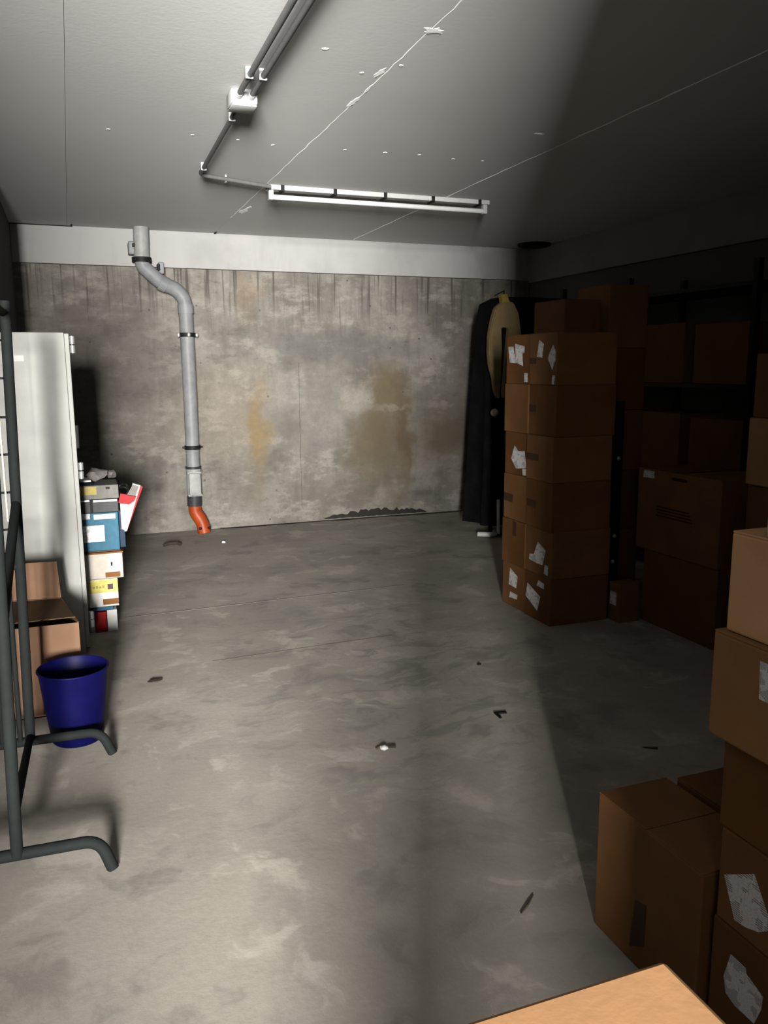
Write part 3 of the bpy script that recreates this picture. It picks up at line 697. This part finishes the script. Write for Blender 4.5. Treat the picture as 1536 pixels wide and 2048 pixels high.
# ------------------------------------------------------------------ covered stand and garment behind the far stack
cs = thing('covered_stand', 'tall stand under a black cloth with a white foot near the back wall', 'stand', (3.75, 6.55, 0))
bm = bm_new(); n = 44; rows = []
outline = []
for i in range(n):
    a = 2 * PI * i / n
    ex = math.copysign(abs(math.cos(a)) ** .45, math.cos(a)); ey = math.copysign(abs(math.sin(a)) ** .45, math.sin(a))
    outline.append((ex, ey, 1 + .035 * math.sin(11 * a) + .02 * math.sin(17 * a + 1)))
for z, k in ((.10, 1.06), (.5, 1.03), (1.2, 1.0), (1.9, .96), (2.05, .90), (2.10, .70)):
    rows.append([bm.verts.new((3.90 + ex * .50 * (1 + (f - 1) * (2.2 - z)) * k, 6.62 + ey * .22 * (1 + (f - 1) * (2.2 - z)) * k, z)) for ex, ey, f in outline])
for a, b in zip(rows, rows[1:]):
    for i in range(n): bm.faces.new((a[i], a[(i + 1) % n], b[(i + 1) % n], b[i]))
bm.faces.new(rows[-1]); bm.faces.new(list(reversed(rows[0])))
mk('cover', bm, 'black', cs, True)
mk('foot', tb(fillet([(3.325, 6.44, .028), (3.46, 6.36, .028), (3.53, 6.50, .028)], .05), .022, 10), 'white', cs, True, label='white foot bar')
mk('leg', tb([(3.505, 6.385, .03), (3.50, 6.39, .34)], .016, 10), 'white', cs, True, label='white leg')
for x, y in ((3.55, 6.62), (4.25, 6.62)): mk('leg', tb([(x, y, 0), (x, y, .12)], .02, 10), 'blackm', cs, True)
mk('knob', b_blob(bm_new(), (3.40, 6.30, 1.115), (.035, .035, .035), 1, 0), 'cream', cs, True); mk('knob_stem', tb([(3.41, 6.31, 1.115), (3.47, 6.45, 1.115)], .012, 8), 'cream', cs)
hg = thing('hanging_garment', 'beige hanging garment with a narrow slit and yellow collar behind the far stack', 'garment', (3.42, 6.26, 1.22))
def px_out(pts): return [(3.155 + p[0] * .000628, 2.118 - p[1] * .000577) for p in pts]
body = px_out([(425, 140), (330, 220), (280, 400), (245, 600), (240, 850), (260, 1040), (310, 1200), (340, 1400), (375, 1500), (415, 1530), (420, 1400), (430, 1100), (435, 800), (420, 500), (540, 500), (520, 700), (500, 1000), (485, 1250), (470, 1450), (485, 1530), (530, 1470), (600, 1340), (680, 1100), (725, 850), (725, 600), (680, 300), (600, 150), (530, 130)])
bm = b_poly(bm_new(), [(x, 6.235, z) for x, z in body], (0, .06, 0))
bmesh.ops.bevel(bm, geom=[e for e in bm.edges], offset=.008, segments=2, affect='EDGES')
mk('body', bm, 'beige', hg, True)
col_ = px_out([(410, 35), (500, 28), (535, 140), (425, 150)])
mk('collar', pl([(x, 6.24, z) for x, z in col_], (0, .05, 0)), 'yellow', hg, label='yellow collar')
mk('hook', tb([(3.45, 6.265, 2.09), (3.45, 6.265, 2.13), (3.45, 6.42, 2.105)], .006, 8), 'blackm', hg)

# ------------------------------------------------------------------ litter on the floor
o = thing('paper_scrap', 'crumpled white paper scrap in the middle of the floor', 'scrap', (1.082, 2.872, 0))
mk('paper', b_blob(bm_new(), (1.078, 2.868, .007), (.020, .014, .010), 11, .35, 1), 'white', o)
mk('stub', tb([(1.095, 2.872, .005), (1.125, 2.862, .005)], .005, 8), 'dirt', o); mk('stub', tb([(1.045, 2.875, .004), (1.066, 2.885, .004)], .004, 8), 'twig', o)
o = mk('bent_clip', pl([(1.645, 2.955, 0), (1.655, 2.955, 0), (1.658, 3.0, 0), (1.70, 2.99, 0), (1.702, 3.005, 0), (1.648, 3.015, 0)], (0, 0, .006)), 'rubber', base=(1.67, 2.98, 0))
tag(o, 'small black L shaped piece on the floor before the far stack', 'scrap')
tag(mk('wood_splinter', tb([(1.075, 1.788, .003), (1.11, 1.812, .004), (1.15, 1.848, .003)], [.002, .0035, .0015], 8), 'twig', base=(1.11, 1.81, 0)), 'thin brown splinter on the floor near the taped carton', 'splinter')
tag(mk('wood_splinter', tb([(2.04, 2.50, .004), (2.09, 2.47, .004)], [.002, .006], 8), 'twig', base=(2.07, 2.49, 0)), 'dark short splinter on the shaded floor at the right', 'splinter')
o = mk('old_bracket', tb(fillet([(.66, 7.10, .012), (.70, 7.125, .02), (.78, 7.12, .02), (.80, 7.09, .012)], .03), .014, 8), 'dirt', smooth=True, base=(.735, 7.11, 0))
tag(o, 'dark curved scrap on the floor left of the orange pipe foot', 'scrap')
tag(mk('plaster_chip', b_blob(bm_new(), (1.166, 7.07, .008), (.016, .014, .010), 8, .2, 1), 'plaster', base=(1.166, 7.07, 0)), 'tiny white chip on the floor by the orange pipe foot', 'chip')
tag(mk('dirt_clump', b_blob(bm_new(), (.292, 3.951, .005), (.035, .015, .007), 9, .3), 'dirt', base=(.292, 3.951, 0)), 'flat brown clump of dirt on the floor right of the bin', 'dirt')
tag(mk('black_crumb', b_blob(bm_new(), (1.862, 3.569, .004), (.014, .006, .005), 10, .2, 1), 'rubber', base=(1.862, 3.569, 0)), 'tiny black crumb on the floor before the far stack', 'crumb')
